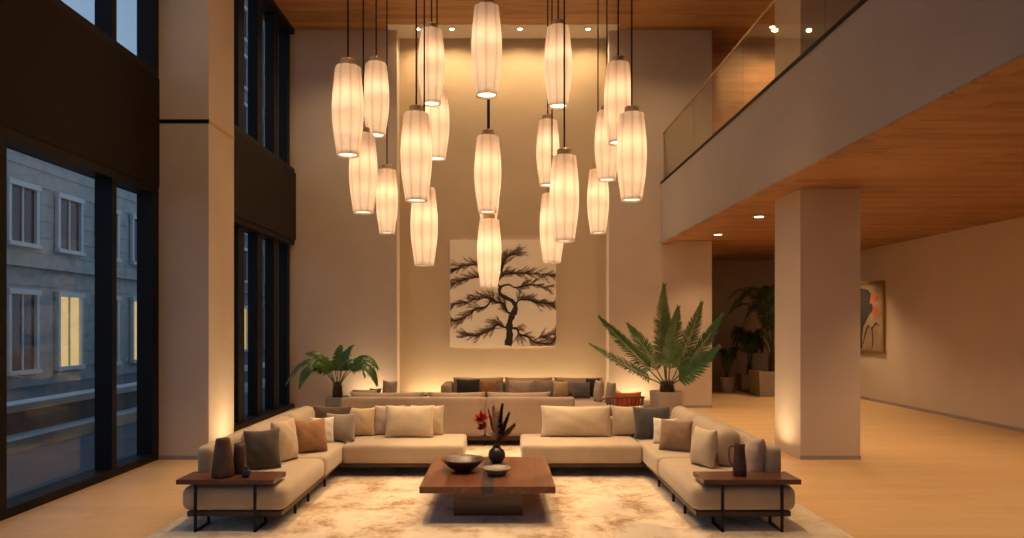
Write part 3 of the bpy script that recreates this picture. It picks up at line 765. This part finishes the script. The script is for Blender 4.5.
# ------------------------------------------------------------------ palms
def frond_bm(p0, p1, p2, leaf, n=30, lw=.016, droop=.25, vee=.5, start=.18, rnd=None, rr=.008, taper=.35, face=Vector((0, 0, 1))):
    p0, p1, p2 = Vector(p0), Vector(p1), Vector(p2); bm = bmesh.new()
    def q(t): return p0 * (1 - t) ** 2 + p1 * 2 * t * (1 - t) + p2 * t * t
    def dq(t): return ((p1 - p0) * (1 - t) + (p2 - p1) * t).normalized()
    tube(bm, [q(k / 10) for k in range(11)], [rr * (1 - .8 * k / 10) for k in range(11)], 5)
    for k in range(n):
        t = start + (1 - start) * (k + .5) / n
        p = q(t); tg = dq(t)
        sd = tg.cross(face)
        if sd.length < .15: sd = Vector((1, 0, 0)) - tg * tg.x
        sd.normalize(); up = sd.cross(tg).normalized()
        s_ = (t - start) / (1 - start)
        l = leaf * (.35 + .65 * math.sin(PI * min(1, s_ * .85 + .22)) ** .8) * (1 - taper * s_)
        for g in (-1, 1):
            j = rnd.uniform(-.12, .12)
            dr = (sd * g * (.82 - .35 * s_) + tg * (.45 + .5 * s_ + j) + up * (vee + j)).normalized()
            ln = l * rnd.uniform(.88, 1.06)
            w = dr.cross(up).normalized() * lw * (1 - .3 * s_)
            a0 = p; a1 = p + dr * ln * .35; a2 = p + dr * ln * .7 - Vector((0, 0, droop * ln * .25)); a3 = p + dr * ln * .98 - Vector((0, 0, droop * ln * .75))
            v = [bm.verts.new(x) for x in (a0 + w * .3, a0 - w * .3, a1 + w, a1 - w, a2 + w * .8, a2 - w * .8, a3)]
            bm.faces.new([v[0], v[1], v[3], v[2]]); bm.faces.new([v[2], v[3], v[5], v[4]]); bm.faces.new([v[4], v[5], v[6]])
    return bm
def pot(parent, r0, r1, h, m, square=False):
    if square:
        bm = bmesh.new(); vs = []
        for (r, z) in ((r0, 0), (r1, h)): vs.append([bm.verts.new((a * r, b_ * r * .8, z)) for a, b_ in ((-1, -1), (1, -1), (1, 1), (-1, 1))])
        q = [bm.verts.new((a * r1 * .88, b_ * r1 * .8 * .88, h)) for a, b_ in ((-1, -1), (1, -1), (1, 1), (-1, 1))]
        w = [bm.verts.new((a * r1 * .86, b_ * r1 * .8 * .86, h - .06)) for a, b_ in ((-1, -1), (1, -1), (1, 1), (-1, 1))]
        bm.faces.new(vs[0][::-1])
        for A, B_ in ((vs[0], vs[1]), (vs[1], q), (q, w)):
            for k in range(4): bm.faces.new([A[k], A[(k + 1) % 4], B_[(k + 1) % 4], B_[k]])
        obj('pot', bm, m, parent)
        obj('soil', B(-r1 * .85, r1 * .85, -r1 * .68, r1 * .68, h - .09, h - .055), 'soil', parent)
    else:
        obj('pot', closed_lathe([(.001, 0), (r0 * .96, 0), (r0, .012), (r0 * .5 + r1 * .5, h * .5), (r1, h - .01), (r1 * .99, h), (r1 * .88, h), (r1 * .86, h - .06), (r1 * .8, h - .3 if h > .4 else h - .1), (.001, h - .3 if h > .4 else h - .1)], 40), m, parent, True)
        obj('soil', closed_lathe([(.001, h - .075), (r1 * .84, h - .075), (r1 * .84, h - .05), (.001, h - .035)], 24), 'soil', parent)
def palm(name, label, loc, fronds, crown, r0, r1, h, potm, leafm, leaf, trunk_r=.07, n=30, lw=.016, droop=.25, vee=.5, seed=1, square=False, start=.18, rr=.008, taper=.35, twist=0):
    rnd = random.Random(seed)
    t = thing(name, label, 'potted palm', loc)
    pot(t, r0, r1, h, potm, square)
    b = bmesh.new(); tr = []
    for k in range(7):
        z = h - .06 + (crown - h + .10) * k / 6; tr.append((0, 0, z))
    tube(b, tr, [trunk_r * s for s in (.85, 1, 1.08, 1.05, .95, .75, .45)], 14)
    for k in range(60):                      # old leaf bases on the trunk
        a = k * 2.4; z = h - .03 + (crown - h + .04) * (k / 60); rr_ = trunk_r * .95
        p = Vector((math.cos(a) * rr_, math.sin(a) * rr_, z)); o_ = Vector((math.cos(a) * .6, math.sin(a) * .6, 1)).normalized()
        s_ = Vector((-math.sin(a), math.cos(a), 0)) * .014
        v = [b.verts.new(x) for x in (p - s_, p + s_, p + o_ * trunk_r * .75)]; b.faces.new(v)
    obj('trunk', b, 'trunk', t)
    for i, (tip, mid) in enumerate(fronds):
        c = Vector((0, 0, crown)); tipv = c + Vector(tip); midv = c + Vector(mid)
        s = Vector((tip[0], tip[1], 0)); s = s.normalized() * trunk_r * .4 if s.length > 1e-3 else Vector((0, 0, 0))
        face = Vector((0, -twist * rnd.uniform(.5, 1.1), 1)).normalized()      # the blade turns toward the room
        f = obj('frond', frond_bm(c + s - Vector((0, 0, .03)), midv, tipv, leaf, n, lw, droop, vee, start, rnd, rr, taper, face), leafm[i % len(leafm)], t)
    return t
# left palm: drooping arching fronds in a grey pot
LPd = 11.75; k_ = LPd / F
fl = [((-.80, -.1, .02), (-.42, -.1, .78)), ((-.52, .1, .50), (-.2, .05, .60)), ((-.52, -.35, -.02), (-.40, -.2, .62)), ((.25, .0, .63), (.05, 0, .50)), ((.0, .25, .62), (-.05, .15, .5)),
      ((.65, .05, .26), (.36, .1, .72)), ((.67, -.15, 0), (.50, -.15, .66)), ((-.2, .5, .2), (-.15, .3, .6)), ((.35, .5, .1), (.2, .3, .6)), ((.30, -.35, .38), (.15, -.15, .5)), ((-.28, -.3, .34), (-.2, -.15, .5))]
palm('potted_palm', 'potted palm with drooping fronds in round grey pot beside the windows', (wx(337.5, LPd), LPd, 0), fl, wz(384, LPd), .17, .205, wz(396.5, LPd), 'pot_grey', ['leaf', 'leaf', 'leaf'], .165, .075, 60, .011, .6, .05, 4, start=.24, taper=.1, twist=.7)
# right palm: stiff upright fronds in a tan pot
RPd = 11.0
fr_ = [((-1.05, -.1, 1.00), (-.62, -.05, .52)), ((-1.22, -.35, .60), (-.62, -.2, .20)), ((-.10, -.25, 1.48), (-.16, -.15, .75)), ((.04, .35, 1.30), (.0, .2, .7)), ((.50, -.1, 1.22), (.32, -.05, .55)),
       ((.88, .1, 1.06), (.45, .05, .34)), ((.70, -.3, .56), (.34, -.2, .14)), ((-.5, .6, .9), (-.25, .3, .5)), ((.10, -.3, 1.15), (.02, -.18, .6))]
palm('potted_palm', 'large potted palm with stiff upright fronds in round tan pot', (wx(667, RPd), RPd, 0), fr_, wz(383, RPd), .20, .262, wz(391, RPd), 'pot_tan', ['leaf', 'leaf', 'leaf_b', 'leaf', 'leaf_b'], .245, .10, 74, .009, .12, .22, 9, start=.2, rr=.012, taper=.2, twist=1.15)
# three dark plants in the far aisle
def ring_fronds(n, r, hz, mz, seed, rise=.5):
    rnd = random.Random(seed); out = []
    for k in range(n):
        a = 2.399 * k + rnd.uniform(-.3, .3); q = rnd.uniform(.55, 1); zz = hz * rnd.uniform(.3, 1)
        out.append(((math.cos(a) * r * q, math.sin(a) * r * q * .7, zz), (math.cos(a) * r * q * .4, math.sin(a) * r * q * .3, mz * rnd.uniform(.8, 1.15))))
    return out
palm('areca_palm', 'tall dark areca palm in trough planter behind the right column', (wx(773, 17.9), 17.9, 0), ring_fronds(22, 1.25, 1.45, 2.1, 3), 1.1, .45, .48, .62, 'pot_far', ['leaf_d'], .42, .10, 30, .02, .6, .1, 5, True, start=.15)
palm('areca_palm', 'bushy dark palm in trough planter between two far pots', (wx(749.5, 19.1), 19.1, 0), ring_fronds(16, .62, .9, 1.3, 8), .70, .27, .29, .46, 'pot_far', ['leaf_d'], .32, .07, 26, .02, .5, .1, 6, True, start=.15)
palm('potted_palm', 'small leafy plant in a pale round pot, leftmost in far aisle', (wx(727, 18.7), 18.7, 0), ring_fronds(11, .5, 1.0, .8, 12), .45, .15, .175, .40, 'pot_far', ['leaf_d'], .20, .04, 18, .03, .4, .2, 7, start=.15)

# ------------------------------------------------------------------ tree painting
pw = wx(556, DA) - wx(450, DA); pz0, pz1 = wz(346.5, DA), wz(240, DA)
art = thing('canvas_painting', 'large square painting of a windswept black pine on the niche wall', 'painting', (wx(503, DA), DA - .0435, pz0))
H_ = pz1 - pz0
obj('canvas', B(-pw / 2, pw / 2, 0, .043, 0, H_), 'canvas', art)
ink, ink2, ink3 = 0, 1, 2; drawing = bmesh.new(); rnd = random.Random(11)
def P2(u, v): return ((u / 538 * 130 + 440 - 503) * DA / F, (360.0 - (v / 538 * 130 + 230 + 0) - 13.5) * DA / F)   # crop units of the drawing
def stroke(mi, pts, w0, w1, y=-.0015, jit=0):
    bm = drawing
    L_ = []; n = len(pts)
    fine = []
    for i in range(n - 1):
        for k in range(4):
            t = k / 4
            p_1 = pts[max(i - 1, 0)]; p0 = pts[i]; p1 = pts[i + 1]; p2 = pts[min(i + 2, n - 1)]
            fine.append(tuple(.5 * ((2 * p0[c]) + (-p_1[c] + p1[c]) * t + (2 * p_1[c] - 5 * p0[c] + 4 * p1[c] - p2[c]) * t * t + (-p_1[c] + 3 * p0[c] - 3 * p1[c] + p2[c]) * t ** 3) for c in (0, 1)))
    fine.append(pts[-1]); prev = None; m = len(fine)
    for i, p in enumerate(fine):
        a = fine[max(i - 1, 0)]; b_ = fine[min(i + 1, m - 1)]; dx, dz = b_[0] - a[0], b_[1] - a[1]; l = math.hypot(dx, dz) or 1
        w = (w0 + (w1 - w0) * i / (m - 1)) * (1 + rnd.uniform(-jit, jit)); nx, nz = -dz / l * w / 2, dx / l * w / 2
        cur = (bm.verts.new((p[0] + nx, y, p[1] + nz)), bm.verts.new((p[0] - nx, y, p[1] - nz)))
        if prev: bm.faces.new([prev[0], prev[1], cur[1], cur[0]]).material_index = mi
        prev = cur
    return fine
U = pw / 437.0
hw = pw / 2 - .01
def clampp(p): return (max(-hw, min(hw, p[0])), max(.01, min(H_ - .01, p[1])))
def branch(cr, w0, w1, needles=True, dens=1.0):
    pts = [P2(*c) for c in cr]
    fine = stroke(ink, pts, w0 * .8 * U, w1 * .8 * U, -.0015, .25)
    for i in range(3, len(fine)):
        a, b_ = fine[i - 1], fine[i]
        for _ in range(int(1.9 * dens + rnd.random())):       # crooked twigs
            ang = rnd.uniform(.15, 1.0) * rnd.choice((1, 1, -1)); base = math.atan2(b_[1] - a[1], b_[0] - a[0])
            if math.cos(base) < 0: ang = -ang
            l = rnd.uniform(18, 50) * U; ang *= .75
            e = clampp((b_[0] + l * math.cos(base + ang), b_[1] + l * math.sin(base + ang)))
            mdl = ((b_[0] + e[0]) / 2 + rnd.uniform(-3, 3) * U, (b_[1] + e[1]) / 2 + rnd.uniform(-3, 3) * U)
            stroke(ink2, [b_, mdl, e], 2.2 * U, .9 * U, -.0012)
            if needles:
                for q in range(16):                 # needle tufts
                    t = rnd.random(); c = (b_[0] + (e[0] - b_[0]) * t, b_[1] + (e[1] - b_[1]) * t)
                    an = base + ang * .3 + rnd.uniform(-.6, .6); ll = rnd.uniform(8, 20) * U
                    f_ = clampp((c[0] + ll * math.cos(an), c[1] + ll * math.sin(an)))
                    if math.hypot(f_[0] - c[0], f_[1] - c[1]) > 3 * U: stroke(ink3, [c, f_], 1.5 * U, .6 * U, -.001)
# trunk: from the foot, bending right then curling back up left
stroke(ink, [P2(*c) for c in ((281, 478), (288, 440), (287, 400), (292, 370), (305, 345), (312, 318), (300, 295), (275, 282), (252, 268), (246, 248), (258, 232), (285, 226))], 30 * U, 8 * U, -.002, .22)
branch(((285, 226), (315, 240), (345, 232), (385, 226), (440, 240)), 8, 2)
branch(((250, 240), (240, 215), (262, 190), (300, 178), (345, 180), (400, 182), (462, 190)), 8, 2, dens=1.5)
branch(((262, 190), (255, 165), (262, 140), (280, 110), (320, 95)), 7, 2, dens=1.5)
branch(((246, 235), (200, 205), (150, 195), (100, 205), (52, 222)), 8, 2, dens=1.4)
branch(((240, 205), (200, 165), (150, 145), (100, 150), (60, 165)), 7, 2, dens=1.3)
branch(((312, 318), (325, 292), (360, 288), (400, 300), (440, 305), (470, 305)), 10, 2, dens=1.4)
branch(((300, 345), (280, 340), (262, 305), (235, 300), (215, 285), (170, 282), (110, 298), (52, 312)), 13, 2, dens=1.4)
branch(((215, 285), (190, 318), (150, 325), (120, 350), (80, 372), (46, 378)), 9, 2, dens=1.3)
branch(((287, 408), (262, 400), (238, 392), (215, 410), (185, 425), (150, 438), (110, 436)), 13, 2, dens=1.2)
branch(((292, 405), (320, 410), (328, 432), (360, 440), (385, 462), (420, 468), (455, 470), (478, 452)), 14, 4, dens=.9)
branch(((385, 462), (410, 445), (440, 440), (476, 430)), 5, 2, dens=1.3)
obj('ink_drawing', drawing, ['ink', 'ink2', 'ink3'], art)

# abstract painting on the right wall
ya, yb_ = 16.0, 17.25
ap = thing('framed_painting', 'abstract framed painting of a dark tree with red marks on side wall', 'painting', (XR - .03, 16.62, 1.12))
hh = 1.62; hy = .62
b = bmesh.new()
for a in ((-.02, .03, -hy, -hy + .05, 0, hh), (-.02, .03, hy - .05, hy, 0, hh), (-.02, .03, -hy + .05, hy - .05, 0, .05), (-.02, .03, -hy + .05, hy - .05, hh - .05, hh)): box(b, *a)
obj('frame', b, mat('gilt_frame', (.36, .20, .05), .45, metal=.3), ap)
obj('canvas', B(.0, .028, -hy + .05, hy - .05, .05, hh - .05), mat('tan_canvas', (.36, .25, .16), .8, var=.35, vscale=3), ap)
def blob(pts, x, m, name):
    bm = bmesh.new(); v = [bm.verts.new((x, p[0], p[1])) for p in pts]; bm.faces.new(v)
    e = bmesh.ops.extrude_face_region(bm, geom=list(bm.faces)); bmesh.ops.translate(bm, verts=[q for q in e['geom'] if isinstance(q, bmesh.types.BMVert)], vec=(.003, 0, 0))
    obj(name, bm, m, ap)
inkd = mat('painted_dark', (.035, .028, .024), .7); reda = mat('painted_red', (.48, .09, .04), .7)
blob([(.55, .08), (.34, .08), (.36, .35), (.30, .6), (.06, .85), (-.14, .98), (-.10, 1.12), (.02, 1.12), (-.06, 1.35), (.1, 1.45), (.45, 1.5), (.55, 1.4)], -.006, inkd, 'painted_tree')
blob([(-.08, 1.15), (-.3, 1.18), (-.36, 1.27), (-.2, 1.33), (-.05, 1.27)], -.0045, reda, 'painted_mark')
blob([(-.1, .88), (-.28, .86), (-.4, .95), (-.3, 1.07), (-.14, 1.04)], -.0045, reda, 'painted_mark')
bt = bmesh.new()
tube(bt, [(-.004, .3, .2), (-.004, .2, .45), (-.004, .08, .62), (-.004, -.1, .55), (-.004, -.3, .68), (-.004, -.42, .62)], .012, 5)
tube(bt, [(-.004, -.1, .08), (-.004, -.14, .3), (-.004, -.1, .55)], .01, 5)
obj('painted_branch', bt, inkd, ap)

# ------------------------------------------------------------------ daylight and colour management
w = bpy.data.worlds.new('dusk'); sc.world = w; w.use_nodes = True; nt = w.node_tree
bg = nt.nodes['Background']; bg.inputs['Strength'].default_value = 1.15
tc = nt.nodes.new('ShaderNodeTexCoord'); sp = nt.nodes.new('ShaderNodeSeparateXYZ'); r = nt.nodes.new('ShaderNodeValToRGB')
nt.links.new(tc.outputs['Generated'], sp.inputs[0]); nt.links.new(sp.outputs['Z'], r.inputs[0]); nt.links.new(r.outputs[0], bg.inputs['Color'])
r.color_ramp.elements[0].color = (.42, .52, .64, 1); r.color_ramp.elements[1].color = (.16, .27, .45, 1); r.color_ramp.elements[1].position = .8

v = sc.view_settings; v.view_transform = 'Standard'; v.look = 'None'; v.gamma = 1; v.exposure = 0; v.use_curve_mapping = False
sc.cycles.use_denoising = True
sc.cycles.max_bounces = 8; sc.cycles.diffuse_bounces = 5; sc.cycles.transparent_max_bounces = 12
sc.cycles.caustics_reflective = False; sc.cycles.caustics_refractive = False
sc.cycles.sample_clamp_indirect = 4
